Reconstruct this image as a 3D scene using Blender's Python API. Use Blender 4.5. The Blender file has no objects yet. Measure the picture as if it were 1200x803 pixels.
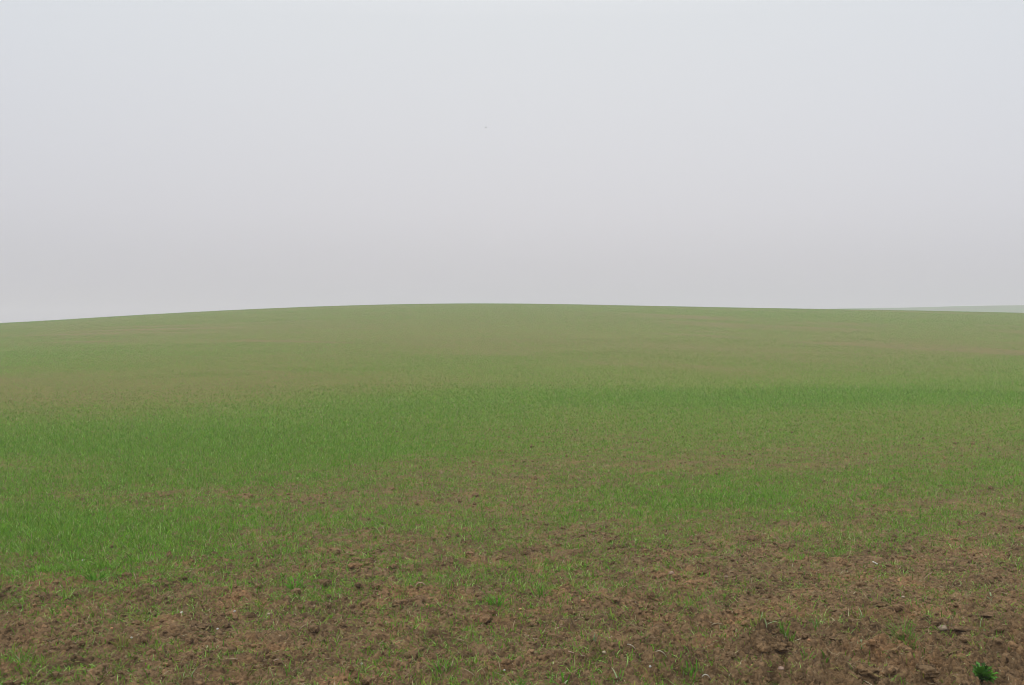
import bpy, math, random
import numpy as np

# ------------------------------------------------------------------ basics
C = bpy.context.scene.collection
EYE = 1.55                     # eye height of the photographer, metres
F = 1200.0                     # focal length in photograph pixels (1200 x 803)
CX, CY = 600.0, 401.5
rng = np.random.default_rng(7)
random.seed(7)
ROW = math.radians(35.0)       # direction of the drill rows / tillage lines
CR, SR = math.cos(ROW), math.sin(ROW)


# ------------------------------------------------------------------ noise
def _hash(ix, iy, seed):
    h = (ix.astype(np.int64) * 374761393 + iy.astype(np.int64) * 668265263 + seed * 974634777) & 0xFFFFFFFF
    h = ((h ^ (h >> 13)) * 1274126177) & 0xFFFFFFFF
    h = (h ^ (h >> 16)) & 0xFFFFFFFF
    return h


def perlin(x, y, seed=0):
    x = np.asarray(x, float); y = np.asarray(y, float)
    ix = np.floor(x); iy = np.floor(y)
    fx = x - ix; fy = y - iy
    ux = fx * fx * fx * (fx * (fx * 6 - 15) + 10)
    uy = fy * fy * fy * (fy * (fy * 6 - 15) + 10)

    def g(dx, dy):
        a = _hash(ix + dx, iy + dy, seed) * (2 * math.pi / 4294967296.0)
        return np.cos(a) * (fx - dx) + np.sin(a) * (fy - dy)
    a = g(0, 0); b = g(1, 0); c = g(0, 1); d = g(1, 1)
    return 1.5 * ((a + (b - a) * ux) * (1 - uy) + (c + (d - c) * ux) * uy)


def fbm(x, y, seed=0, octaves=4, gain=0.5):
    s = 0; a = 1.0; f = 1.0
    for o in range(octaves):
        s = s + a * perlin(x * f + 17.3 * o, y * f - 9.1 * o, seed + o)
        a *= gain; f *= 2.03
    return s


def lumps(x, y, cell, seed, fill=0.6):
    """Domes of random size and height: clods half sunk in the soil (0..1)."""
    x = np.asarray(x, float) / cell; y = np.asarray(y, float) / cell
    ix = np.floor(x); iy = np.floor(y)
    best = np.zeros_like(x)
    for dx in (-1, 0, 1):
        for dy in (-1, 0, 1):
            cx = ix + dx; cy = iy + dy
            h1 = _hash(cx, cy, seed) / 4294967296.0
            h2 = _hash(cx, cy, seed + 11) / 4294967296.0
            h3 = _hash(cx, cy, seed + 23) / 4294967296.0
            h4 = _hash(cx, cy, seed + 37) / 4294967296.0
            px = cx + h1; py = cy + h2
            r = 0.28 + 0.5 * h3
            ang = h4 * 6.283
            ca, sa = np.cos(ang), np.sin(ang)
            ex = (x - px) * ca + (y - py) * sa
            ey = (-(x - px) * sa + (y - py) * ca) * (1.0 + 0.9 * h2)
            q = 1.0 - (ex * ex + ey * ey) / (r * r)
            hgt = np.where(h4 < fill, r * 1.2, 0.0)
            best = np.maximum(best, hgt * np.sqrt(np.clip(q, 0, 1)))
    return best


def sstep(a, b, x):
    t = np.clip((np.asarray(x, float) - a) / (b - a), 0, 1)
    return t * t * (3 - 2 * t)


# ------------------------------------------------------------------ terrain
SIL_U = np.array([-900, -300, 0, 100, 200, 300, 400, 500, 560, 600, 700, 800, 900, 1000, 1100, 1200, 1500, 2100], float)
SIL_V = np.array([398, 390, 379, 372.5, 366.5, 361.6, 357.6, 355.4, 355, 355.1, 356.8, 358.9, 360.9, 362.3, 364, 366.3, 374, 390], float)
DC = 130.0


def S_prof(s):
    q = np.clip(s, 0, 1.704) ** 1.3
    return 0.5 - 0.5 * np.cos(math.pi * np.clip(q, 0, 2))


_ph = np.radians(np.linspace(-60, 60, 241))
_u = CX + F * np.tan(_ph)
_e = (CY - np.interp(_u, SIL_U, SIL_V)) / F * np.cos(_ph) - 0.0005
_k = np.ones(15) / 15.0
_e = np.convolve(np.pad(_e, 7, mode='edge'), _k, mode='valid')
_dd = np.linspace(20, 220, 1200)
_Hs = np.zeros_like(_ph)
for _i in range(len(_ph)):
    lo, hi = 0.0, 30.0
    for _ in range(40):
        m = (lo + hi) / 2
        if np.max((m * S_prof(_dd / DC) - EYE) / _dd) < _e[_i]:
            lo = m
        else:
            hi = m
    _Hs[_i] = lo


def macro(x, y):
    d = np.hypot(x, y); p = np.arctan2(x, y)
    H = np.interp(p, _ph, _Hs)
    back = sstep(math.radians(180), math.radians(75), np.abs(p))
    return H * S_prof(d / DC) * back


def project(x, y, z):
    yy = np.maximum(y, 0.5)
    return CX + F * x / yy, CY + F * (EYE - z) / yy


# how thick the young crop stands: rows of the field seen along u (0..1200) and v
GU = np.arange(0, 1201, 100, dtype=float)
GV = np.array([355, 370, 390, 410, 430, 450, 465, 485, 505, 525, 545, 565, 585, 605, 625, 645, 665, 685, 710, 750, 803], float)
GD = np.array([
    [.66, .62, .58, .55, .55, .55, .55, .55, .56, .60, .62, .62, .62],
    [.62, .58, .52, .50, .50, .48, .48, .48, .50, .55, .58, .58, .58],
    [.50, .36, .36, .40, .42, .42, .42, .42, .42, .44, .46, .48, .50],
    [.66, .62, .55, .50, .46, .38, .34, .36, .36, .36, .38, .38, .44],
    [.58, .52, .46, .46, .54, .58, .58, .52, .46, .44, .44, .48, .58],
    [.36, .34, .32, .32, .36, .42, .48, .56, .62, .66, .72, .80, .88],
    [.30, .30, .32, .36, .44, .60, .74, .82, .86, .88, .88, .88, .86],
    [.46, .50, .56, .66, .76, .78, .72, .58, .62, .58, .55, .52, .54],
    [.92, .93, .92, .90, .88, .76, .62, .50, .60, .60, .54, .52, .54],
    [.94, .95, .94, .92, .88, .78, .58, .50, .48, .44, .42, .40, .42],
    [.54, .70, .86, .88, .74, .52, .44, .40, .34, .34, .34, .52, .60],
    [.80, .78, .76, .68, .52, .40, .38, .42, .56, .68, .62, .60, .55],
    [.70, .58, .54, .46, .40, .36, .46, .56, .76, .70, .56, .46, .28],
    [.86, .86, .82, .70, .62, .54, .46, .52, .70, .56, .40, .42, .36],
    [.90, .90, .86, .64, .38, .44, .44, .32, .40, .32, .42, .46, .28],
    [.82, .82, .72, .46, .30, .28, .30, .30, .36, .26, .40, .28, .32],
    [.56, .72, .44, .32, .32, .32, .30, .32, .22, .12, .20, .26, .26],
    [.42, .46, .44, .34, .38, .42, .44, .36, .22, .18, .20, .20, .20],
    [.33, .32, .29, .26, .27, .26, .23, .20, .17, .14, .15, .16, .14],
    [.22, .20, .20, .20, .22, .22, .18, .16, .19, .16, .14, .11, .08],
    [.27, .26, .26, .26, .26, .26, .22, .22, .20, .14, .08, .06, .07],
])


def crop(x, y):
    """0 = bare soil, 1 = closed green stand, at a place on the field."""
    x = np.asarray(x, float); y = np.asarray(y, float)
    z = macro(x, y)
    u, v = project(x, y, z)
    d = np.hypot(x, y)
    # ragged edges: shift the lookup a little with noise fixed to the field
    al = x * CR + y * SR; pe = -x * SR + y * CR
    wob = fbm(al / 1.6, pe / 0.6, 51, 3)
    u = np.clip(u + 30 * fbm(x / 2.0, y / 2.0, 41, 2), 0, 1199.9)
    v = np.clip(v + 9 * wob * sstep(520, 640, v) + 3 * wob + 7 * fbm(x / 11.0, y / 7.0, 47, 2) * sstep(560, 480, v), GV[0], GV[-1] - .01)
    iu = (u / 100).astype(int); fu = u / 100 - iu
    iv = np.clip(np.searchsorted(GV, v, side='right') - 1, 0, len(GV) - 2)
    fv = (v - GV[iv]) / (GV[iv + 1] - GV[iv])
    fu = fu * fu * (3 - 2 * fu); fv = fv * fv * (3 - 2 * fv)
    D = (GD[iv, iu] * (1 - fu) + GD[iv, iu + 1] * fu) * (1 - fv) + (GD[iv + 1, iu] * (1 - fu) + GD[iv + 1, iu + 1] * fu) * fv
    near = sstep(30, 8, d)
    D = D + (0.15 * fbm(al / 1.2, pe / 0.42, 61, 3) + 0.12 * perlin(x / 0.30, y / 0.30, 71)) * (0.3 + 0.7 * near)
    # thin tramlines across the hill, far away
    p = np.arctan2(x, y)
    far = sstep(28, 45, d)
    D = D + far * 0.10 * perlin(p * 3.0 + 5, d / 5.0 + p * 6, 81) + far * .06 * perlin(p * 9.0 + 2, d / 2.2 + p * 9, 82)
    D = D - far * 0.22 * sstep(0.30, 0.40, perlin(p * 1.6, d / 3.6 + p * 12.0, 83)) * sstep(-.3, .3, perlin(p * 7, d / 20, 85))
    return np.clip(D, 0, 1)


MOUNDS = [  # x, y, radius x, radius y, height: heaps of turned soil at the edge of the field
    (1147, 772, .16, .20, .055), (1085, 792, .11, .12, .05), (1010, 785, .22, .14, .05), (987, 752, .16, .12, .035),
    (910, 768, .14, .10, .03), (1140, 726, .22, .12, .045), (905, 788, .30, .08, .03), (1195, 750, .2, .2, .05),
    (565, 726, .28, .16, .03), (300, 733, .35, .10, .025), (350, 712, .25, .12, .02), (830, 672, .20, .10, .03),
    (700, 704, .30, .16, .03), (960, 800, .25, .08, .03),
    (1107, 768, .07, .14, -.045), (1040, 772, .16, .07, -.035), (1185, 775, .07, .10, -.035), (880, 790, .16, .06, -.03), (1075, 742, .14, .06, -.03),
]


def _place(u, v):
    y = EYE * F / (v - CY)
    return (u - CX) / F * y, y


_MW = [(*_place(u, v), rx, ry, h) for u, v, rx, ry, h in MOUNDS]


def relief(x, y, D=None):
    """Clods, furrows and turned soil on top of the smooth hill."""
    d = np.hypot(x, y)
    if D is None:
        D = crop(x, y)
    u, v = project(x, y, macro(x, y))
    al = x * CR + y * SR; pe = -x * SR + y * CR
    rough = 0.35 + 0.45 * sstep(600, 700, v) + 1.1 * sstep(690, 800, v) * sstep(560, 1000, u) + 0.15 * sstep(700, 800, v)
    rough = rough * (1 - 0.6 * sstep(.35, .8, D)) * sstep(60, 14, d)
    wx = 0.03 * perlin(x / .11, y / .11, 5); wy = 0.03 * perlin(x / .11, y / .11, 6)
    h = 0.036 * fbm(al / 0.9, pe / 0.24, 3, 3) + 0.030 * np.abs(fbm(al / 0.7, pe / 0.33, 13, 2)) * sstep(630, 690, v)
    h = h + 0.016 * np.abs(fbm(x / .16, y / .16, 9, 3)) 
    h = h + 0.055 * lumps(x + wx, y + wy, .26, 29, .5) * sstep(690, 760, v) * sstep(500, 900, u)
    h = h + 0.050 * lumps(x + wx, y + wy, .17, 31, .46) * sstep(-.25, .35, perlin(x / .5, y / .5, 33))
    h = h + 0.028 * lumps(x + wx * .6, y + wy * .6, .075, 35, .55)
    h = h + 0.014 * lumps(x + wx * .3, y + wy * .3, .034, 39, .65)
    h = h + 0.009 * fbm(x / .035, y / .035, 43, 2, .6)
    h = h * rough * 1.0
    for mx, my, rx, ry, mh in _MW:
        q = ((x - mx) / rx) ** 2 + ((y - my) / ry) ** 2
        h = h + 1.35 * mh * np.exp(-q) * (1 + .45 * perlin(x / .07, y / .07, 91))
    return h + 0.05 * fbm(x / 9.0, y / 9.0, 101, 2) * sstep(3, 12, d) * sstep(70, 30, d)


def ground_z(x, y):
    x = np.atleast_1d(np.asarray(x, float)); y = np.atleast_1d(np.asarray(y, float))
    return macro(x, y) + relief(x, y)


# ------------------------------------------------------------------ mesh helpers
def link(o, parent=None):
    C.objects.link(o)
    if parent:
        o.parent = parent
    return o


def mesh_np(name, V, Q=None, T=None, col=None, mat=None, parent=None, smooth=True):
    me = bpy.data.meshes.new(name)
    Q = np.zeros((0, 4), int) if Q is None else np.asarray(Q)
    T = np.zeros((0, 3), int) if T is None else np.asarray(T)
    me.vertices.add(len(V)); me.vertices.foreach_set('co', np.asarray(V, np.float32).ravel())
    nl = Q.size + T.size; npol = len(Q) + len(T)
    me.loops.add(nl); me.polygons.add(npol)
    me.loops.foreach_set('vertex_index', np.concatenate([Q.ravel(), T.ravel()]).astype(np.int32))
    st = np.concatenate([np.arange(len(Q)) * 4, Q.size + np.arange(len(T)) * 3]).astype(np.int32)
    me.polygons.foreach_set('loop_start', st)
    me.polygons.foreach_set('use_smooth', np.full(npol, smooth))
    me.update(calc_edges=True)
    if col is not None:
        a = me.color_attributes.new('tint', 'FLOAT_COLOR', 'POINT')
        c4 = np.ones((len(V), 4), np.float32); c4[:, :3] = col
        a.data.foreach_set('color', c4.ravel())
    if mat:
        me.materials.append(mat)
    o = bpy.data.objects.new(name, me)
    return link(o, parent)


def tag(o, label, cat, group=None, kind=None):
    o['label'] = label; o['category'] = cat
    if group: o['group'] = group
    if kind: o['kind'] = kind
    return o


# ------------------------------------------------------------------ materials
def new_mat(name):
    m = bpy.data.materials.new(name); m.use_nodes = True
    nt = m.node_tree; nt.nodes.clear()
    return m, nt, nt.nodes, nt.links


def n_noise(N, L, vec, scale, detail=4, rough=.55):
    n = N.new('ShaderNodeTexNoise'); n.inputs['Scale'].default_value = scale
    n.inputs['Detail'].default_value = detail; n.inputs['Roughness'].default_value = rough
    L.new(vec, n.inputs['Vector'])
    return n.outputs['Fac']


def n_ramp(N, L, fac, stops):
    r = N.new('ShaderNodeValToRGB'); e = r.color_ramp.elements
    while len(e) < len(stops): e.new(.5)
    for el, (p, c) in zip(e, stops):
        el.position = p; el.color = (*c, 1)
    L.new(fac, r.inputs['Fac'])
    return r.outputs['Color']


def n_mix(N, L, fac, a, b, mode='MIX'):
    m = N.new('ShaderNodeMix'); m.data_type = 'RGBA'; m.blend_type = mode
    for s, v in ((0, fac), (6, a), (7, b)):
        if hasattr(v, 'is_linked'): L.new(v, m.inputs[s])
        else: m.inputs[s].default_value = v
    return m.outputs[2]


def soil_material():
    m, nt, N, L = new_mat('turned_brown_soil')
    out = N.new('ShaderNodeOutputMaterial'); b = N.new('ShaderNodeBsdfPrincipled')
    pos = N.new('ShaderNodeNewGeometry').outputs['Position']
    big = n_noise(N, L, pos, 2.2, 6, .65)
    mid = n_noise(N, L, pos, 9, 6, .65)
    fine = n_noise(N, L, pos, 70, 5, .7)
    grit = n_noise(N, L, pos, 260, 3, .6)
    c1 = n_ramp(N, L, mid, [(.30, (.084, .053, .025)), (.5, (.170, .112, .058)), (.70, (.255, .175, .10))])
    c2 = n_ramp(N, L, fine, [(.3, (.074, .048, .023)), (.55, (.170, .112, .059)), (.75, (.275, .195, .113))])
    c = n_mix(N, L, .5, c1, c2)
    red = n_ramp(N, L, big, [(.32, (.74, .74, .72)), (.5, (1.0, 1.0, 1.0)), (.68, (1.34, 1.2, 1.12))])
    c = n_mix(N, L, 1.0, c, red, 'MULTIPLY')
    vo = N.new('ShaderNodeTexVoronoi'); vo.inputs['Scale'].default_value = 62; vo.inputs['Randomness'].default_value = 1.0
    wv = N.new('ShaderNodeVectorMath'); wv.operation = 'MULTIPLY_ADD'
    nv = N.new('ShaderNodeTexNoise'); nv.inputs['Scale'].default_value = 60; nv.inputs['Detail'].default_value = 3; L.new(pos, nv.inputs['Vector'])
    L.new(nv.outputs['Color'], wv.inputs[0]); wv.inputs[1].default_value = (.014, .014, .014); L.new(pos, wv.inputs[2])
    L.new(wv.outputs[0], vo.inputs['Vector'])
    tone = N.new('ShaderNodeSeparateColor'); L.new(vo.outputs['Color'], tone.inputs[0])
    crumb = n_ramp(N, L, tone.outputs[0], [(.0, (.46, .41, .36)), (.4, (1.18, 1.13, 1.07)), (.8, (1.46, 1.38, 1.30)), (1.0, (2.0, 1.85, 1.7))])
    c = n_mix(N, L, .60, c, crumb, 'MULTIPLY')                       # dry and moist crumb tones, the dark ones also painting shade between crumbs
    cov = N.new('ShaderNodeAttribute'); cov.attribute_name = 'tint'
    sepc = N.new('ShaderNodeSeparateColor'); L.new(cov.outputs['Color'], sepc.inputs[0])
    c = n_mix(N, L, sepc.outputs[0], c, (.152, .186, .027, 1))        # thin film of seedlings, moss and weeds
    L.new(c, b.inputs['Base Color'])
    b.inputs['Roughness'].default_value = .95
    b.inputs['Specular IOR Level'].default_value = .12
    bp = N.new('ShaderNodeBump'); bp.inputs['Strength'].default_value = 1.0; bp.inputs['Distance'].default_value = .016
    inv = N.new('ShaderNodeMath'); inv.operation = 'MULTIPLY_ADD'; L.new(vo.outputs['Distance'], inv.inputs[0]); inv.inputs[1].default_value = -.8; L.new(fine, inv.inputs[2])
    L.new(inv.outputs[0], bp.inputs['Height'])
    bp2 = N.new('ShaderNodeBump'); bp2.inputs['Strength'].default_value = .6; bp2.inputs['Distance'].default_value = .004
    L.new(grit, bp2.inputs['Height']); L.new(bp.outputs[0], bp2.inputs['Normal'])
    L.new(bp2.outputs[0], b.inputs['Normal'])
    L.new(b.outputs[0], out.inputs[0])
    return m


def blade_material(name, rough=.55, spec=.16, trans=.35):
    m, nt, N, L = new_mat(name)
    out = N.new('ShaderNodeOutputMaterial'); b = N.new('ShaderNodeBsdfPrincipled')
    a = N.new('ShaderNodeAttribute'); a.attribute_name = 'tint'
    pos = N.new('ShaderNodeNewGeometry').outputs['Position']
    nz = n_noise(N, L, pos, 40, 2)
    k = n_ramp(N, L, nz, [(.3, (.85, .85, .85)), (.7, (1.15, 1.15, 1.15))])
    c = n_mix(N, L, 1.0, a.outputs['Color'], k, 'MULTIPLY')
    L.new(c, b.inputs['Base Color'])
    b.inputs['Roughness'].default_value = rough
    b.inputs['Specular IOR Level'].default_value = spec
    t = N.new('ShaderNodeBsdfTranslucent'); L.new(c, t.inputs['Color'])
    mx = N.new('ShaderNodeMixShader'); mx.inputs[0].default_value = trans
    L.new(b.outputs[0], mx.inputs[1]); L.new(t.outputs[0], mx.inputs[2])
    L.new(mx.outputs[0], out.inputs[0])
    return m


def stone_material(name, a, bcol):
    m, nt, N, L = new_mat(name)
    out = N.new('ShaderNodeOutputMaterial'); b = N.new('ShaderNodeBsdfPrincipled')
    pos = N.new('ShaderNodeNewGeometry').outputs['Position']
    c = n_ramp(N, L, n_noise(N, L, pos, 120, 4), [(.3, a), (.7, bcol)])
    L.new(c, b.inputs['Base Color']); b.inputs['Roughness'].default_value = .75
    L.new(b.outputs[0], out.inputs[0])
    return m


SOIL = soil_material()
BLADE = blade_material('young_wheat_leaf')
DRY = blade_material('dry_straw', .7, .2, .15)
WEED = blade_material('dark_weed_leaf', .5, .15, .3)
STONE = {
    'white': stone_material('white_pebble', (.36, .35, .32), (.55, .54, .50)),
    'cream': stone_material('cream_pebble', (.28, .22, .14), (.43, .35, .24)),
    'orange': stone_material('orange_pebble', (.38, .18, .08), (.55, .30, .16)),
    'pink': stone_material('pinkish_stone', (.20, .13, .09), (.31, .21, .15)),
    'tan': stone_material('tan_stone', (.16, .115, .07), (.25, .19, .12)),
}

# ------------------------------------------------------------------ ground sheet
def build_field():
    half = math.radians(34)
    fine = np.linspace(-half, half, 1180)
    c1 = np.radians(np.linspace(34, 60, 60))[1:]
    c2 = np.radians(np.linspace(60, 180, 41))[1:]
    ph = np.concatenate([-c2[::-1][1:], -c1[::-1], fine, c1, c2])   # open at -180, wraps below
    r = [0.6, 1.2, 1.8, 2.4, 2.9, 3.3, 3.6]
    x = 3.6
    while x < 150:
        x += max(.0085, .0085 * (x / 7.0) ** 2.0) if x < 14 else min(.0023 * x + .02 * (x - 14) ** .9 * .5, 1.2)
        r.append(x)
    x = r[-1]
    while x < 700:
        x *= 1.03; r.append(min(x, 705))
    r = np.array(r)
    P, R = np.meshgrid(ph, r)
    X = (R * np.sin(P)).ravel(); Y = (R * np.cos(P)).ravel()
    Z = macro(X, Y)
    Dg = np.zeros_like(X); q = R.ravel() < 200; Dg[q] = crop(X[q], Y[q])
    m = (R.ravel() < 70)
    Z[m] += relief(X[m], Y[m], Dg[m])
    cov = np.zeros((len(X), 3))
    f = (R.ravel() > 6) & (R.ravel() < 200)
    cov[f, 0] = np.clip(Dg[f] * 1.0 + .25, 0, .88) * sstep(7, 22, R.ravel()[f])
    cov[R.ravel() >= 200, 0] = .6
    cov = np.vstack([cov, [[0, 0, 0]]])
    V = np.stack([X, Y, Z], 1)
    nc, nr = len(ph), len(r)
    j = np.arange(nc); jn = (j + 1) % nc
    i = np.arange(nr - 1)[:, None] * nc
    Q = np.stack([i + j, i + jn, i + nc + jn, i + nc + j], -1).reshape(-1, 4)
    V = np.vstack([V, [[0, 0, 0]]])
    T = np.stack([np.full(nc, len(V) - 1), jn, j], 1)
    Q = Q[:, ::-1]; T = T[:, [0, 1, 2]]
    # outward = up: check the first quad
    a, b, c = V[Q[0, 0]], V[Q[0, 1]], V[Q[0, 2]]
    if np.cross(b - a, c - a)[2] < 0: Q = Q[:, ::-1]
    a, b, c = V[T[0, 0]], V[T[0, 1]], V[T[0, 2]]
    if np.cross(b - a, c - a)[2] < 0: T = T[:, ::-1]
    o = mesh_np('field', V, Q, T, cov, mat=SOIL)
    print('field verts', len(V), 'rows', nr)
    tag(o, 'rolling brown field of turned soil rising to a rounded hilltop', 'field', kind='structure')


build_field()


def build_hill():
    m, nt, N, L = new_mat('distant_green_hill')
    out = N.new('ShaderNodeOutputMaterial'); b = N.new('ShaderNodeBsdfPrincipled')
    pos = N.new('ShaderNodeNewGeometry').outputs['Position']
    c = n_ramp(N, L, n_noise(N, L, pos, .06, 5), [(.35, (.085, .115, .035)), (.65, (.075, .145, .035))])
    L.new(c, b.inputs['Base Color']); b.inputs['Roughness'].default_value = .95; b.inputs['Specular IOR Level'].default_value = .1
    L.new(b.outputs[0], out.inputs[0])
    xs = np.linspace(-120, 640, 153); ys = np.linspace(285, 515, 70)
    X, Y = np.meshgrid(xs, ys); X = X.ravel(); Y = Y.ravel()
    top = 14.7 + (X - 128) * .0195
    top = top * sstep(-110, 70, X) * sstep(640, 420, X)
    prof = .5 + .5 * np.cos(np.clip((Y - 400) / 112, -1, 1) * math.pi)
    Z = top * prof + .25 * perlin(X / 40, Y / 40, 3) - .5 * (1 - prof)
    i = np.arange(69)[:, None] * 153; j = np.arange(152)
    Q = np.stack([i + j, i + j + 1, i + 154 + j, i + 153 + j], -1).reshape(-1, 4)
    o = mesh_np('hill', np.stack([X, Y, Z], 1), Q, mat=m)
    tag(o, 'faint distant green hill fading into the fog on the right', 'hill', kind='structure')


build_hill()

# ------------------------------------------------------------------ blades
def blades(base, az, length, width, lean, bend, seg, twist=None):
    """Tapered curved leaves. Returns vertices (n, 2*seg+1, 3), quads, tris."""
    n = len(base)
    tw = rng.uniform(-.9, .9, n) if twist is None else twist
    t = np.linspace(0, 1, seg + 1)
    P = np.zeros((n, seg + 1, 3)); P[:, 0] = base
    for k in range(1, seg + 1):
        th = lean + bend * ((k - .5) / seg) ** 1.3
        st = length / seg
        P[:, k, 0] = P[:, k - 1, 0] + st * np.sin(th) * np.sin(az)
        P[:, k, 1] = P[:, k - 1, 1] + st * np.sin(th) * np.cos(az)
        P[:, k, 2] = P[:, k - 1, 2] + st * np.cos(th)
    wd = np.stack([np.cos(az + tw), -np.sin(az + tw), .25 * np.sin(tw * 2)], 1)
    prof = {1: [1.0], 2: [.8, .85], 3: [.65, 1, .75], 4: [.6, .95, 1, .7], 5: [.55, .9, 1, .9, .6]}[seg]
    V = np.zeros((n, 2 * seg + 1, 3))
    for k in range(seg):
        o = wd * (width * prof[k] * .5)[:, None]
        V[:, 2 * k] = P[:, k] - o; V[:, 2 * k + 1] = P[:, k] + o
    V[:, 2 * seg] = P[:, seg]
    b = (np.arange(n) * (2 * seg + 1))[:, None]
    Q = np.concatenate([b + np.array([2 * k, 2 * k + 1, 2 * k + 3, 2 * k + 2]) for k in range(seg - 1)], 0) if seg > 1 else np.zeros((0, 4), int)
    T = b + np.array([2 * seg - 2, 2 * seg - 1, 2 * seg])
    return V, Q, T


class Soup:
    def __init__(s): s.V = []; s.Q = []; s.T = []; s.c = []; s.n = 0

    def add(s, V, Q, T, col):
        nv = V.shape[1] if V.ndim == 3 else 1
        if V.ndim == 3:
            s.c.append(np.repeat(col, nv, 0)); V = V.reshape(-1, 3)
        else:
            s.c.append(col)
        s.V.append(V); s.Q.append(Q + s.n); s.T.append(T + s.n); s.n += len(V)

    def build(s, name, mat, parent=None, smooth=True):
        return mesh_np(name, np.concatenate(s.V), np.concatenate(s.Q), np.concatenate(s.T), np.concatenate(s.c), mat, parent, smooth)


G_DEEP = np.array([.062, .212, .007]); G_MID = np.array([.122, .318, .014]); G_PALE = np.array([.25, .40, .10])
OLIVE = np.array([.155, .16, .025]); YEL = np.array([.25, .245, .05]); STRAW = np.array([.34, .28, .16])


def leaf_cols(D, n):
    t = rng.random((n, 1))
    green = G_DEEP * (1 - t) + G_MID * t
    ol = OLIVE * (1 - t) + YEL * t
    D = D[:, None]
    pol = np.clip(.70 - 1.0 * D, .04, .75)
    r = rng.random((n, 1))
    c = np.where(r < pol, ol, green)
    mixw = rng.random((n, 1)) * .45
    c = c * (1 - mixw) + np.where(r < pol, green, ol) * mixw
    r2 = rng.random((n, 1))
    c = np.where(r2 < .09, G_PALE, c)  # some leaves coloured pale to stand in for highlights on the blades
    c = np.where(r2 > .985 - .03 * (1 - D), STRAW, c)
    return c * rng.uniform(.6, 1.4, (n, 1)) * (.84 + .2 * np.clip(D * 1.6, 0, 1))


OD_D = np.array([0, .12, .2, .3, .4, .5, .6, .7, .8, .9, 1.0])
OD_V = np.array([.05, .35, .6, 1.0, 1.4, 1.9, 2.4, 3.0, 3.9, 5.0, 6.0])


def scatter(d0, d1, nmax, half=35):
    """Even random places in a wedge of the field between two distances."""
    a = math.radians(half)
    n = int(nmax * a * (d1 * d1 - d0 * d0))
    d = np.sqrt(rng.uniform(d0 * d0, d1 * d1, n)); p = rng.uniform(-a, a, n)
    return d * np.sin(p), d * np.cos(p), d


def grow_grass():
    s = Soup()
    total = 0
    #       d0   d1   seg  plants/m2 limit, leaves per plant
    zones = [(3.9, 8, 4, 3300, 3), (8, 12, 3, 3000, 3), (12, 18, 2, 2400, 2), (18, 30, 2, 1000, 2), (30, 60, 1, 800, 1), (60, 150, 1, 180, 1)]
    for d0, d1, seg, nmax, per in zones:
        x, y, d = scatter(d0, d1, nmax, 42)
        D = crop(x, y)
        w = np.maximum(.0038, .00031 * d + .00008 * np.maximum(d - 40, 0))
        L = .024 + .034 * D
        z = macro(x, y)
        slope = (macro(x * 1.02, y * 1.02) - z) / (.02 * d)
        ang = np.maximum((EYE - z) / d + slope, .02)
        dens = np.interp(D, OD_D, OD_V) * ang / (w * L * .5) / per
        keep = rng.random(len(x)) < dens / nmax
        over = np.mean(dens > nmax)
        x, y, d, D, w, L = (q[keep] for q in (x, y, d, D, w, L))
        zz = macro(x, y)
        if d0 < 60: zz = zz + relief(x, y, D)
        for k in range(per):
            n = len(x)
            kk = rng.random(n) < (.95 if k < 2 else .8)
            m = int(kk.sum())
            base = np.stack([x + rng.normal(0, .008, n), y + rng.normal(0, .008, n), zz - .004], 1)[kk]
            ln = L[kk] * rng.lognormal(.03, .34, m)
            low = rng.random(m) < .38 - .1 * D[kk]
            lean = np.where(low, rng.uniform(.7, 1.3, m), np.abs(rng.normal(.1, .5, m)))
            bend = np.where(low, rng.uniform(-.2, .6, m), rng.uniform(.3, 2.0, m))
            V, Q, T = blades(base, rng.uniform(0, 6.283, m), ln, w[kk] * rng.uniform(.65, 1.25, m), lean, bend, seg)
            s.add(V, Q, T, leaf_cols(D[kk], m)); total += m
        print('zone', d0, d1, 'plants', len(x), 'clipped', round(float(over), 3))
    o = s.build('grass', BLADE)
    print('blades', total, 'verts', len(o.data.vertices))
    tag(o, 'sparse young green cereal grass growing all over the field', 'grass', kind='stuff')


grow_grass()


def scatter_litter():
    s = Soup()
    x, y, d = scatter(3.9, 9, 1500)
    x2, y2, d2 = scatter(9, 24, 420)
    x = np.concatenate([x, x2]); y = np.concatenate([y, y2]); d = np.concatenate([d, d2])
    D = crop(x, y)
    n = len(x)
    z = macro(x, y) + relief(x, y, D)
    base = np.stack([x, y, z + .003], 1)
    t = rng.random((n, 1)); t2 = rng.random((n, 1))
    c = np.array([.15, .12, .055]) * (1 - t) + np.array([.34, .27, .15]) * t
    c = np.where(t2 < .50, np.array([.17, .185, .04]) * (.75 + .7 * t), c)
    c = np.where(t2 > .96, np.array([.46, .40, .27]), c)
    ln = rng.lognormal(math.log(.028), .5, n)
    w = np.maximum(.0026, .0003 * d) * rng.uniform(.7, 1.4, n)
    lean = rng.uniform(1.05, 1.6, n); bend = rng.uniform(-.5, .6, n)
    V, Q, T = blades(base, rng.uniform(0, 6.283, n), ln, w, lean, bend, 2)
    s.add(V, Q, T, c)
    o = s.build('straw_litter', DRY)
    tag(o, 'short dry and withered bits of straw strewn over the bare soil', 'straw litter', kind='stuff')


scatter_litter()

# ------------------------------------------------------------------ lumps of soil and stones
import bmesh


def ico(sub):
    bm = bmesh.new(); bmesh.ops.create_icosphere(bm, subdivisions=sub, radius=1.0)
    V = np.array([v.co[:] for v in bm.verts]); T = np.array([[v.index for v in f.verts] for f in bm.faces]); bm.free()
    return V, T


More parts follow.
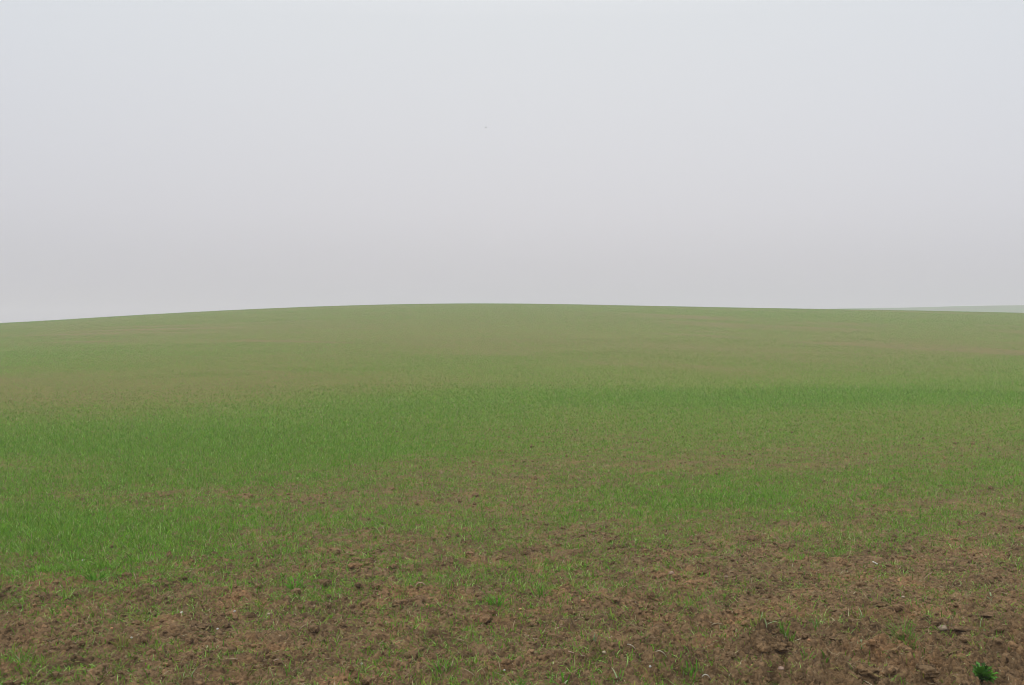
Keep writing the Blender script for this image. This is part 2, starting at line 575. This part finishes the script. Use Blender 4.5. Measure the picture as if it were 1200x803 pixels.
def lump_shape(sub, seed, jag=.3):
    V, T = ico(sub)
    r = np.random.default_rng(seed)
    off = r.uniform(-50, 50, 3)
    k = 1 + jag * perlin(V[:, 0] * 1.3 + off[0], V[:, 1] * 1.3 + V[:, 2] * 1.7 + off[1], seed) \
          + jag * .6 * perlin(V[:, 2] * 2.6 + off[2], V[:, 0] * 2.6 - V[:, 1] * 2.1 + off[0], seed + 1) \
          + jag * .3 * perlin(V[:, 1] * 6 + off[1], V[:, 2] * 6 + V[:, 0] * 4 + off[2], seed + 2)
    V = V * k[:, None]
    for _ in range(5):                       # a few broken flat faces
        nrm = r.normal(size=3); nrm /= np.linalg.norm(nrm)
        dd = V @ nrm; lim = r.uniform(.62, .9)
        V = V - np.outer(np.maximum(dd - lim, 0) * .8, nrm)
    return V, T


def scatter_crumbs():
    Vs = []; Ts = []; n0 = 0
    protos = [lump_shape(1, 200 + k, .45) for k in range(8)] 
    x, y, d = scatter(3.9, 8.5, 1500); x2, y2, d2 = scatter(8.5, 18, 300)
    x = np.concatenate([x, x2]); y = np.concatenate([y, y2]); d = np.concatenate([d, d2])
    D = crop(x, y)
    cl = perlin(x / .3, y / .3, 300)
    keep = rng.random(len(x)) < np.clip((1.05 - 1.3 * D) * (.5 + 1.2 * cl), .03, 1)
    x, y, d = x[keep], y[keep], d[keep]
    sz = np.clip(rng.lognormal(math.log(.0062), .60, len(x)), .003, .045)
    xb, yb, db = scatter(3.9, 11, 130)                                # the coarser lumps, in drifts on the barest ground
    kb = rng.random(len(xb)) < np.clip((.55 - 1.6 * crop(xb, yb)) + .9 * perlin(xb / .45, yb / .45, 310), 0, .9)
    x = np.concatenate([x, xb[kb]]); y = np.concatenate([y, yb[kb]])
    sz = np.concatenate([sz, np.clip(rng.lognormal(math.log(.016), .35, int(kb.sum())), .009, .04)])
    z = macro(x, y) + relief(x, y)
    for k in range(8):
        m = np.arange(len(x)) % 8 == k
        V, T = protos[k]; n = int(m.sum())
        a = rng.uniform(0, 6.283, n); ca, sa = np.cos(a)[:, None], np.sin(a)[:, None]
        sx = (sz[m] * rng.uniform(.8, 1.4, n))[:, None]; sy = (sz[m] * rng.uniform(.7, 1.1, n))[:, None]; szz = (sz[m] * rng.uniform(.5, .9, n))[:, None]
        px = V[:, 0] * sx; py = V[:, 1] * sy; pz = V[:, 2] * szz
        W = np.stack([px * ca - py * sa + x[m][:, None], px * sa + py * ca + y[m][:, None], pz + (z[m] + sz[m] * .3)[:, None]], -1)
        Ts.append((T[None] + (np.arange(n) * len(V))[:, None, None] + n0).reshape(-1, 3)); Vs.append(W.reshape(-1, 3)); n0 += n * len(V)
    o = mesh_np('soil_crumbs', np.concatenate(Vs), None, np.concatenate(Ts), mat=SOIL, smooth=False)
    print('crumbs', len(x))
    tag(o, 'loose brown crumbs and small lumps of soil on the bare ground', 'soil crumbs', kind='stuff')


scatter_crumbs()


def spot(u, v):
    """The place on the field that the photograph shows at pixel (u, v)."""
    tx = (u - CX) / F; tz = (CY - v) / F
    y = np.geomspace(3.6, 60, 2400)
    below = np.nonzero(EYE + tz * y <= ground_z(tx * y, y))[0]
    yy = y[below[0]] if len(below) else 60.0
    return tx * yy, yy, float(ground_z(tx * yy, yy)[0]), yy / F     # x, y, z, metres per photo pixel


def put_lump(name, u, v, wpx, hpx, mat, label, cat, group, seed, sub=3, jag=.3, deep=.3, rz=None):
    x, y, z, k = spot(u, v)
    V, T = lump_shape(sub, seed, jag)
    w = wpx * k / 2; h = hpx * k / 2
    V = V * [w, w * random.uniform(.7, .95), h]
    o = mesh_np(name, V, None, T, mat=mat, smooth=sub > 2)
    o.location = (x, y, z + h * (1 - 2 * deep)); o.rotation_euler = (0, 0, random.uniform(-.5, .5) if rz is None else rz)
    return tag(o, label, cat, group)


CL = 'larger clods lying on the field'
for a in [
    (1086, 789, 27, 17, 'broad rounded brown clod below the leafy green weed, largest clod of all', 501, .25),
    (822, 672, 13, 8, 'brown clod above the bare strip, beside the tan flat stone', 502, .3),
    (1050, 714, 15, 9, 'dark moist clod behind the tallest grass clump', 503, .3),
    (1079, 738, 12, 8, 'dark clod just right of the tallest grass clump', 504, .3),
    (521, 719, 14, 7, 'dark clod in the patch of bare soil at centre, below the orange pebble', 505, .3),
    (913, 766, 20, 11, 'wedge shaped brown clod between two small grass sprouts', 506, .3),
    (985, 750, 26, 10, 'low wide reddish clod right of the white tipped tuft', 507, .35),
    (1018, 788, 26, 15, 'rough crumbly clod at the bottom edge, left of the broad rounded clod', 508, .35),
    (839, 557, 5, 4.5, 'small dark clod among thin grass, farther off than the bare strips', 509, .25),
    (707, 628, 6, 4, 'small dark clod at the lower edge of the middle grass patch', 510, .25),
    (1125, 741, 22, 5, 'long thin dark clod beside the pale tan stone', 511, .35),
    (240, 735, 22, 6, 'long flat dark clod on the left, beside a white pebble', 512, .35),
    (352, 800, 10, 7, 'dark clod at the bottom edge left of centre', 513, .3),
    (928, 508, 4, 3, 'tiny dark clod on the grassy middle distance right of centre', 514, .2),
    (1165, 722, 30, 10, 'broad ridge like clod near the right edge, behind the small olive tuft', 515, .4),
]:
    put_lump('soil_clod', a[0], a[1], a[2], a[3], SOIL, a[4], 'clod', CL, a[5], 4, .3, a[6] + .1)

ST = 'stones and pebbles lying on the bare soil'
for a in [
    (1105, 739, 12, 7, 'tan', 'pale tan stone with a flat top beside a long thin dark clod', 601),
    (915, 785, 8, 5, 'pink', 'pinkish stone half under the crumbly soil near the bottom edge', 602),
    (787, 675, 7, 5, 'pink', 'flat reddish tan stone left of the brown clod', 603),
    (851, 677, 5, 3, 'pink', 'small pinkish stone right of the brown clod on the bare strip', 604),
    (1058, 701, 4, 3, 'cream', 'cream pebble above the dark moist clod', 605),
    (708, 769, 5, 4, 'cream', 'cream pebble beside a pinkish straw on bare soil', 606),
    (762, 784, 3, 3, 'white', 'round white pebble below the curved pale straw', 607),
    (683, 705, 4, 3, 'orange', 'orange pebble on the reddish bare patch', 608),
    (610, 716, 4, 3, 'orange', 'orange pebble below the bright fresh tuft near the middle', 609),
    (501, 710, 4.5, 3, 'orange', 'bright orange pebble above the dark clod of the central bare patch', 610),
    (507, 741, 3, 2.5, 'orange', 'small orange pebble under the central bare patch', 611),
    (591, 788, 3, 3, 'white', 'white pebble left of the bottom middle tuft', 612),
    (424, 779, 3, 2.5, 'white', 'white pebble on bare soil left of the dark dense tuft', 613),
    (275, 718, 3, 3, 'white', 'white pebble above the long flat dark clod', 614),
    (213, 719, 4, 2.5, 'white', 'white pebble on the left among thin grass', 615),
    (315, 721, 3.5, 3, 'cream', 'cream pebble left of the bare reddish strip', 616),
    (255, 738, 3, 2.5, 'white', 'white pebble touching the long flat dark clod', 617),
    (131, 738, 4, 2.5, 'orange', 'orange pebble left of the white chip near the left olive tuft', 618),
    (154, 748, 3, 2.5, 'white', 'white chip above the left olive tuft', 619),
    (188, 784, 4, 3, 'pink', 'pink pebble near the bottom left corner beside pale bladed tuft', 620),
    (948, 752, 3.5, 3, 'orange', 'orange pebble left of the low wide reddish clod', 621),
    (881, 781, 4, 2.5, 'orange', 'orange pebble left of the half buried pinkish stone', 622),
    (922, 763, 4, 2.5, 'cream', 'cream chip on top of the wedge shaped clod', 623),
    (97, 658, 3, 2.5, 'white', 'small white pebble at the foot of the dense green stand', 624),
]:
    put_lump('stone', a[0], a[1], a[2], a[3], STONE[a[4]], a[5], 'stone', ST, a[6], 3, .22, .2)


# ------------------------------------------------------------------ straws lying about
def put_straw(u, v, lpx, tilt, mat_col, label, bend=.2, wpx=1.4, rise=.15):
    x, y, z, k = spot(u, v)
    L = lpx * k; w = max(wpx * k, .003)
    n = 9; R = 6
    t = np.linspace(-.5, .5, n)
    px = t * L; pz = rise * L * (1 - (2 * t) ** 2) + tilt * t * L; py = bend * L * (t * t - .25)
    V = []; 
    for i in range(n):
        rr = w / 2 * (1.0 if 0 < i < n - 1 else .7)
        for q in range(R):
            a = q * 2 * math.pi / R
            V.append((px[i], py[i] + rr * math.cos(a), pz[i] + rr * math.sin(a) * .8))
    Q = [(i * R + q, i * R + (q + 1) % R, (i + 1) * R + (q + 1) % R, (i + 1) * R + q) for i in range(n - 1) for q in range(R)]
    V.append((px[0], py[0], pz[0])); V.append((px[-1], py[-1], pz[-1]))
    T = [(len(V) - 2, (q + 1) % R, q) for q in range(R)] + [(len(V) - 1, (n - 1) * R + q, (n - 1) * R + (q + 1) % R) for q in range(R)]
    V = np.array(V)
    o = mesh_np('straw', V, np.array(Q), np.array(T), np.tile(mat_col, (len(V), 1)), DRY)
    xs = np.linspace(x - L / 2, x + L / 2, 7)
    o.location = (x, y, float(np.mean(ground_z(xs, np.full(7, y)))) + abs(tilt) * L * .5 + w * .4)
    tag(o, label, 'straw', 'straws lying on the soil')


PALE = (.42, .38, .28); PINK = (.34, .24, .17); TANS = (.30, .24, .14)
for a in [
    (1026, 664, 7, -.55, (.62, .60, .54), 'bright white chip of stalk on the bare strip at right', 0, 2.6, .05),
    (1027, 680, 10, .5, TANS, 'short tan straw under the bright white chip of stalk', .1, 1.4, .05),
    (1087, 680, 10, .8, TANS, 'thin tan straw leaning up at right, beyond the small olive tuft', .1, 1.2, .1),
    (671, 767, 11, -.4, PINK, 'pinkish straw left of the cream pebble', .1, 1.6, .05),
    (740, 764, 10, -.6, PALE, 'pale bent straw above the curved pale straw', .2, 1.6, .2),
    (775, 774, 13, -.5, PALE, 'curved pale straw above the round white pebble', .3, 1.3, .3),
    (323, 777, 7, .4, PINK, 'pinkish chip of straw at lower left near a long single leaf', .1, 2, .1),
    (353, 740, 6, .9, PINK, 'pink straw standing on edge in the left bare patch', .1, 1.8, .1),
    (492, 690, 14, .2, PINK, 'arched pinkish straw above the central bare patch', .2, 1.6, .35),
    (828, 797, 11, -.4, (.46, .44, .36), 'curled whitish straw at the bottom edge by a green tuft', .4, 1.8, .45),
    (540, 755, 9, -.3, TANS, 'tan straw lying near the dark dense tuft', .1, 1.3, .1),
    (840, 734, 14, .1, TANS, 'long tan straw among thin grass, left of the small sprouts', .15, 1.3, .15),
    (550, 793, 13, -.6, TANS, 'tan straw sloping down beside the bottom middle tuft', .1, 1.3, .1),
]:
    put_straw(a[0], a[1], a[2], a[3], a[4], a[5], a[6], a[7], a[8])


# ------------------------------------------------------------------ separate tufts in the foreground
def put_tuft(u, v, hpx, wpx, n, colour, label, seed, pale=.1, wide=1.0, lean=.35):
    global rng
    keep = rng; rng = np.random.default_rng(seed)
    x, y, z, k = spot(u, v)
    r = wpx * k / 2
    bx = rng.normal(0, r * .45, n); by = rng.normal(0, r * .35, n)
    gz = ground_z(x + bx, y + by) - z
    base = np.stack([bx, by, gz - .004], 1)
    ln = hpx * k * rng.uniform(.45, 1.15, n)
    az = np.arctan2(bx, by) + rng.normal(0, .8, n)
    V, Q, T = blades(base, az, ln, np.maximum(.0045, 1.05 * k) * wide * rng.uniform(.7, 1.3, n), np.abs(rng.normal(lean, .25, n)), rng.uniform(.1, 1.4, n), 5)
    t = rng.random((n, 1)); col = np.array(colour) * (.75 + .5 * t)
    col = np.where(rng.random((n, 1)) < pale, np.array([.33, .42, .22]), col)
    s = Soup(); s.add(V, Q, T, col)
    o = s.build('grass_tuft', BLADE); o.location = (x, y, z)
    tag(o, label, 'grass tuft', 'single tufts of young grass on the bare soil')
    rng = keep


FRESH = (.095, .26, .016); GREEN = (.105, .215, .024); OLV = (.17, .19, .035)
for a in [
    (1060, 752, 30, 26, 64, GREEN, 'tallest green grass clump on the right, standing left of the pale tan stone', 701, 0, .62, .4),
    (581, 708, 24, 20, 46, FRESH, 'bright fresh green tuft near the middle, above an orange pebble', 702, .05, 1.0, .35),
    (346, 692, 18, 18, 40, FRESH, 'bright green tuft above the left bare reddish strip', 703, .06, 1.0, .4),
    (808, 797, 20, 20, 30, FRESH, 'fresh green tuft at the bottom edge by a curled whitish straw', 704, .06, 1.0, .4),
    (609, 802, 20, 24, 30, GREEN, 'bottom middle tuft of green leaves beside a bright single leaf', 705, .06, 1.0, .4),
    (659, 800, 19, 12, 9, FRESH, 'small tuft with one bright upright leaf at the bottom edge', 706, .2, 1.4, .25),
    (729, 800, 20, 8, 5, GREEN, 'pair of upright pale green leaves at the bottom edge below the curved straw', 707, .3, 1.3, .12),
    (921, 743, 16, 16, 36, GREEN, 'loose green tuft left of the orange pebble and the low wide clod', 708, .1, 1.0, .3),
    (958, 735, 16, 12, 18, GREEN, 'small tuft with one bent white tip', 709, .1, 1.0, .3),
    (1012, 724, 15, 18, 22, OLV, 'bright olive tuft left of the dark moist clod', 710, .2, 1.0, .4),
    (1149, 740, 14, 16, 16, OLV, 'small olive tuft growing against a broad ridge of soil', 711, .1, 1.0, .4),
    (1009, 761, 9, 7, 10, GREEN, 'few short sprouts with pale tips below the bright olive tuft', 712, .4, 1.2, .25),
    (968, 774, 14, 8, 6, GREEN, 'upright green sprout right of the wedge shaped clod', 713, .15, 1.3, .15),
    (945, 773, 15, 12, 9, GREEN, 'forked green sprout close beside the wedge shaped clod', 714, .1, 1.1, .4),
    (923, 778, 12, 10, 9, OLV, 'dull green sprout in front of the wedge shaped clod', 715, .1, 1.0, .4),
    (1161, 704, 7, 4, 5, (.30, .38, .20), 'two whitish shoots standing close together near the right edge', 716, .8, 1.5, .05),
    (1147, 759, 6, 3, 2, (.38, .45, .26), 'single pale stub on top of the mound above the leafy weed', 717, .6, 1.8, .05),
    (890, 730, 18, 18, 18, OLV, 'thin loose olive tuft above the forked sprout, left of the white tipped tuft', 718, .08, 1.0, .4),
    (518, 789, 22, 22, 34, GREEN, 'dark dense tuft with arching leaves near the bottom, left of centre', 719, .08, 1.0, .45),
    (338, 790, 20, 6, 4, GREEN, 'long single leaf slanting up on the left, near a pinkish chip', 720, .3, 1.2, .4),
    (143, 758, 16, 16, 28, OLV, 'rounded left olive tuft below a white chip', 721, .05, 1.0, .45),
    (23, 775, 18, 18, 24, GREEN, 'dark green tuft close to the left edge', 722, .08, 1.0, .45),
    (166, 727, 14, 20, 26, OLV, 'dark olive tuft on the left with a black hollow under it', 723, .05, 1.0, .45),
    (214, 797, 16, 18, 20, OLV, 'pale bladed tuft at the bottom left with one whitish leaf', 724, .12, 1.0, .4),
    (288, 790, 16, 20, 18, OLV, 'olive tuft of splayed leaves right of the pale bladed tuft', 725, .05, 1.0, .6),
    (635, 697, 18, 26, 34, GREEN, 'green tuft right of the bright fresh tuft near the middle', 726, .05, 1.0, .35),
    (112, 680, 17, 26, 50, FRESH, 'dark fresh tuft at the lower edge of the left green stand', 727, .03, 1.0, .35),
    (696, 752, 12, 5, 4, (.18, .25, .12), 'whitish green sprout alone on the middle bare soil', 728, .4, 1.3, .1),
    (690, 752, 8, 16, 10, (.26, .24, .08), 'yellowed flattened sprout on the middle bare soil', 729, .1, 1.1, 1.0),
]:
    put_tuft(*a)


# ------------------------------------------------------------------ the leafy weed
def put_weed():
    r = np.random.default_rng(31)
    x, y, z, k = spot(1151, 800)
    root = link(bpy.data.objects.new('leafy_weed', None)); root.location = (x, y, z + .006); root.empty_display_size = .05
    tag(root, 'bushy dark green leafy weed on the soil in the lower right corner', 'weed')
    s = Soup(); st = Soup()
    n = 64; hgt = 23 * k
    for i in range(n):
        az = r.uniform(0, 6.283); lean = r.uniform(.25, 1.35); L = hgt * r.uniform(.65, 1.1) * (1 - .1 * lean)
        m = 9
        t = np.linspace(0, 1, m)
        th = lean + .6 * t * r.uniform(.2, 1.2)
        d1 = np.cumsum(np.sin(th)) * L / m; d3 = np.cumsum(np.cos(th)) * L / m
        wid = L * .22 * np.sin(np.clip(t * .93 + .07, 0, 1) * math.pi) ** .8 * (1 + .45 * np.where(np.arange(m) % 2 == 0, 1, -1) * (t > .25)) + .0015
        sx, sy = math.sin(az), math.cos(az)
        c = np.stack([d1 * sx, d1 * sy, d3], 1) + [r.normal(0, .006), r.normal(0, .006), 0]
        sd = np.array([sy, -sx, 0])
        cup = np.array([0, 0, 1.0]) * (wid * .35)[:, None]
        V = np.concatenate([c - sd * wid[:, None] * .5 + cup, c, c + sd * wid[:, None] * .5 + cup])
        Q = [(j, j + 1, m + j + 1, m + j) for j in range(m - 1)] + [(m + j, m + j + 1, 2 * m + j + 1, 2 * m + j) for j in range(m - 1)]
        col = np.tile(np.array([.055, .155, .014]) * r.uniform(.4, 1.8), (3 * m, 1))
        if r.random() < .12: col = np.tile([.10, .26, .05], (3 * m, 1))
        s.add(V, np.array(Q), np.zeros((0, 3), int), col)
    s.build('foliage', WEED, root)
    for i in range(5):
        az = i * 1.26; R = 6; m = 5; V = []
        for j in range(m):
            f = j / (m - 1); cx = f * .5 * hgt * .35 * math.sin(az); cy = f * .5 * hgt * .35 * math.cos(az); cz = -.01 + f * hgt * .55
            for q in range(R):
                a = q * 2 * math.pi / R; V.append((cx + .0022 * math.cos(a), cy + .0022 * math.sin(a), cz))
        Q = [(j * R + q, j * R + (q + 1) % R, (j + 1) * R + (q + 1) % R, (j + 1) * R + q) for j in range(m - 1) for q in range(R)]
        V = np.array(V); st.add(V, np.array(Q), np.zeros((0, 3), int), np.tile([.07, .12, .04], (len(V), 1)))
    st.build('stem', WEED, root)


put_weed()


# ------------------------------------------------------------------ the bird
def put_bird():
    dist = 95.0
    x = (569.6 - CX) / F * dist; z = EYE + (CY - 149.4) / F * dist
    m, nt, N, L = new_mat('dark_plumage')
    out = N.new('ShaderNodeOutputMaterial'); b = N.new('ShaderNodeBsdfPrincipled')
    tc = N.new('ShaderNodeTexCoord').outputs['Object']
    c = n_ramp(N, L, n_noise(N, L, tc, 30, 3), [(.35, (.03, .026, .022)), (.65, (.06, .05, .04))])
    L.new(c, b.inputs['Base Color']); b.inputs['Roughness'].default_value = .7; L.new(b.outputs[0], out.inputs[0])
    # one continuous body: beak at +x, tail at -x
    prof = [(.105, .0), (.095, .004), (.082, .012), (.07, .017), (.055, .016), (.035, .024), (.0, .030), (-.04, .024), (-.075, .012), (-.10, .010), (-.14, .014), (-.15, .0)]
    R = 10; V = []; Q = []
    for i, (px, pr) in enumerate(prof):
        flat = .35 if px < -.09 else 1.0
        for q in range(R):
            a = q * 2 * math.pi / R
            V.append((px, pr * math.cos(a) * (1.3 if flat < 1 else 1), pr * math.sin(a) * flat + (.008 if px > .05 else 0)))
    for i in range(len(prof) - 1):
        for q in range(R): Q.append((i * R + q, i * R + (q + 1) % R, (i + 1) * R + (q + 1) % R, (i + 1) * R + q))
    body = mesh_np('bird', np.array(V), np.array(Q), mat=m)
    for sgn in (1, -1):
        W = []; span = [0, .05, .10, .16]; lead = [.045, .05, .035, -.02]; trail = [-.035, -.04, -.045, -.05]; up = [.012, .035, .05, .055]
        for th in (.003, -.003):
            for sp, le, tr, u in zip(span, lead, trail, up):
                W += [(le, sgn * (sp + .01), u + th), (tr, sgn * (sp + .01), u + th * .4)]
        q = []
        for o in (0, 8):
            for j in range(3): q.append((o + 2 * j, o + 2 * j + 1, o + 2 * j + 3, o + 2 * j + 2))
        for j in range(3): q += [(2 * j, 2 * j + 2, 8 + 2 * j + 2, 8 + 2 * j), (2 * j + 1, 8 + 2 * j + 1, 8 + 2 * j + 3, 2 * j + 3)]
        q.append((6, 7, 15, 14))
        mesh_np('wing', np.array(W), np.array(q), mat=m, parent=body)
    body.scale = (.85, .85, .85); body.location = (x, dist, z); body.rotation_euler = (math.radians(15), math.radians(-25), math.radians(20))
    tag(body, 'tiny dark bird flying high in the pale foggy sky', 'bird')


put_bird()

# ------------------------------------------------------------------ haze
def build_haze():
    V = np.array([(sx * 730, sy * 730, z) for z in (-2.0, 25.0) for sx, sy in ((-1, -1), (1, -1), (1, 1), (-1, 1))], float)
    Q = np.array([(3, 2, 1, 0), (4, 5, 6, 7), (0, 1, 5, 4), (1, 2, 6, 5), (2, 3, 7, 6), (3, 0, 4, 7)])
    m, nt, N, L = new_mat('pale_fog')
    out = N.new('ShaderNodeOutputMaterial'); v = N.new('ShaderNodeVolumePrincipled')
    v.inputs['Color'].default_value = (.865, .848, .892, 1); v.inputs['Density'].default_value = .0022
    v.inputs['Anisotropy'].default_value = 0.0
    L.new(v.outputs[0], out.inputs['Volume'])
    o = mesh_np('haze', V, Q, mat=m, smooth=False)
    tag(o, 'pale grey fog lying over the whole field', 'haze', kind='stuff')


build_haze()

# ------------------------------------------------------------------ light
SUN_EL, SUN_AZ = math.radians(48), math.radians(-125)     # behind the photographer's left shoulder, above the fog
w = bpy.data.worlds.new('World'); bpy.context.scene.world = w; w.use_nodes = True
nt = w.node_tree; N, L = nt.nodes, nt.links; N.clear()
out = N.new('ShaderNodeOutputWorld'); bg = N.new('ShaderNodeBackground'); bg2 = N.new('ShaderNodeBackground'); add = N.new('ShaderNodeAddShader')
sky = N.new('ShaderNodeTexSky'); sky.sky_type = 'NISHITA'; sky.sun_disc = False
sky.sun_elevation = SUN_EL; sky.sun_rotation = SUN_AZ; sky.dust_density = 4.0; sky.air_density = 1.0; sky.ozone_density = 1.0
hs = N.new('ShaderNodeHueSaturation'); hs.inputs['Saturation'].default_value = .12
L.new(sky.outputs[0], hs.inputs['Color']); L.new(hs.outputs[0], bg.inputs[0]); bg.inputs[1].default_value = .05
tc = N.new('ShaderNodeTexCoord'); sp = N.new('ShaderNodeSeparateXYZ'); L.new(tc.outputs['Generated'], sp.inputs[0])
rp = N.new('ShaderNodeValToRGB'); e = rp.color_ramp.elements
e[0].position = 0.0; e[0].color = (.392, .374, .410, 1)
e[1].position = .12; e[1].color = (.512, .498, .532, 1)
e.new(.3).color = (.585, .605, .63, 1); e.new(1.0).color = (1.75, 1.75, 1.78, 1)
L.new(sp.outputs['Z'], rp.inputs[0])
x2 = N.new('ShaderNodeMath'); x2.operation = 'MULTIPLY'; L.new(sp.outputs['X'], x2.inputs[0]); L.new(sp.outputs['X'], x2.inputs[1])
side = N.new('ShaderNodeMix'); side.data_type = 'RGBA'; L.new(x2.outputs[0], side.inputs[0])
side.inputs[6].default_value = (1, 1, 1, 1); side.inputs[7].default_value = (.66, .76, .90, 1)     # vignette-like falloff put into the sky colour, darker and bluer to the sides
mul = N.new('ShaderNodeMix'); mul.data_type = 'RGBA'; mul.blend_type = 'MULTIPLY'; mul.inputs[0].default_value = 1.0
L.new(rp.outputs[0], mul.inputs[6]); L.new(side.outputs[2], mul.inputs[7]); L.new(mul.outputs[2], bg2.inputs[0]); bg2.inputs[1].default_value = 1.0
L.new(bg.outputs[0], add.inputs[0]); L.new(bg2.outputs[0], add.inputs[1]); L.new(add.outputs[0], out.inputs[0])

sl = bpy.data.lights.new('sun', 'SUN'); sl.energy = .8; sl.angle = math.radians(40); sl.color = (1.0, .97, .92)
so = link(bpy.data.objects.new('sun', sl))
so.location = (-20, -30, 40); so.rotation_euler = (math.pi / 2 - SUN_EL, 0, math.pi - SUN_AZ) if False else (math.radians(42), 0, math.radians(-35))

# ------------------------------------------------------------------ camera and render settings
cam = bpy.data.cameras.new('camera'); co = link(bpy.data.objects.new('camera', cam))
cam.sensor_width = 36.0; cam.lens = 36.0 * F / 1200.0
cam.clip_start = .05; cam.clip_end = 3000
co.location = (0, 0, EYE); co.rotation_euler = (math.pi / 2, 0, 0)
sc = bpy.context.scene
sc.camera = co
sc.view_settings.view_transform = 'Standard'; sc.view_settings.look = 'None'
sc.view_settings.exposure = 0.0; sc.view_settings.gamma = 1.0; sc.view_settings.use_curve_mapping = False
sc.render.engine = 'CYCLES'
cy = sc.cycles
cy.max_bounces = 8; cy.diffuse_bounces = 3; cy.glossy_bounces = 2; cy.transmission_bounces = 4; cy.volume_bounces = 3
cy.use_denoising = True; cy.use_adaptive_sampling = False
cy.pixel_filter_type = 'BLACKMAN_HARRIS'; cy.filter_width = .9
cy.sample_clamp_indirect = 4.0
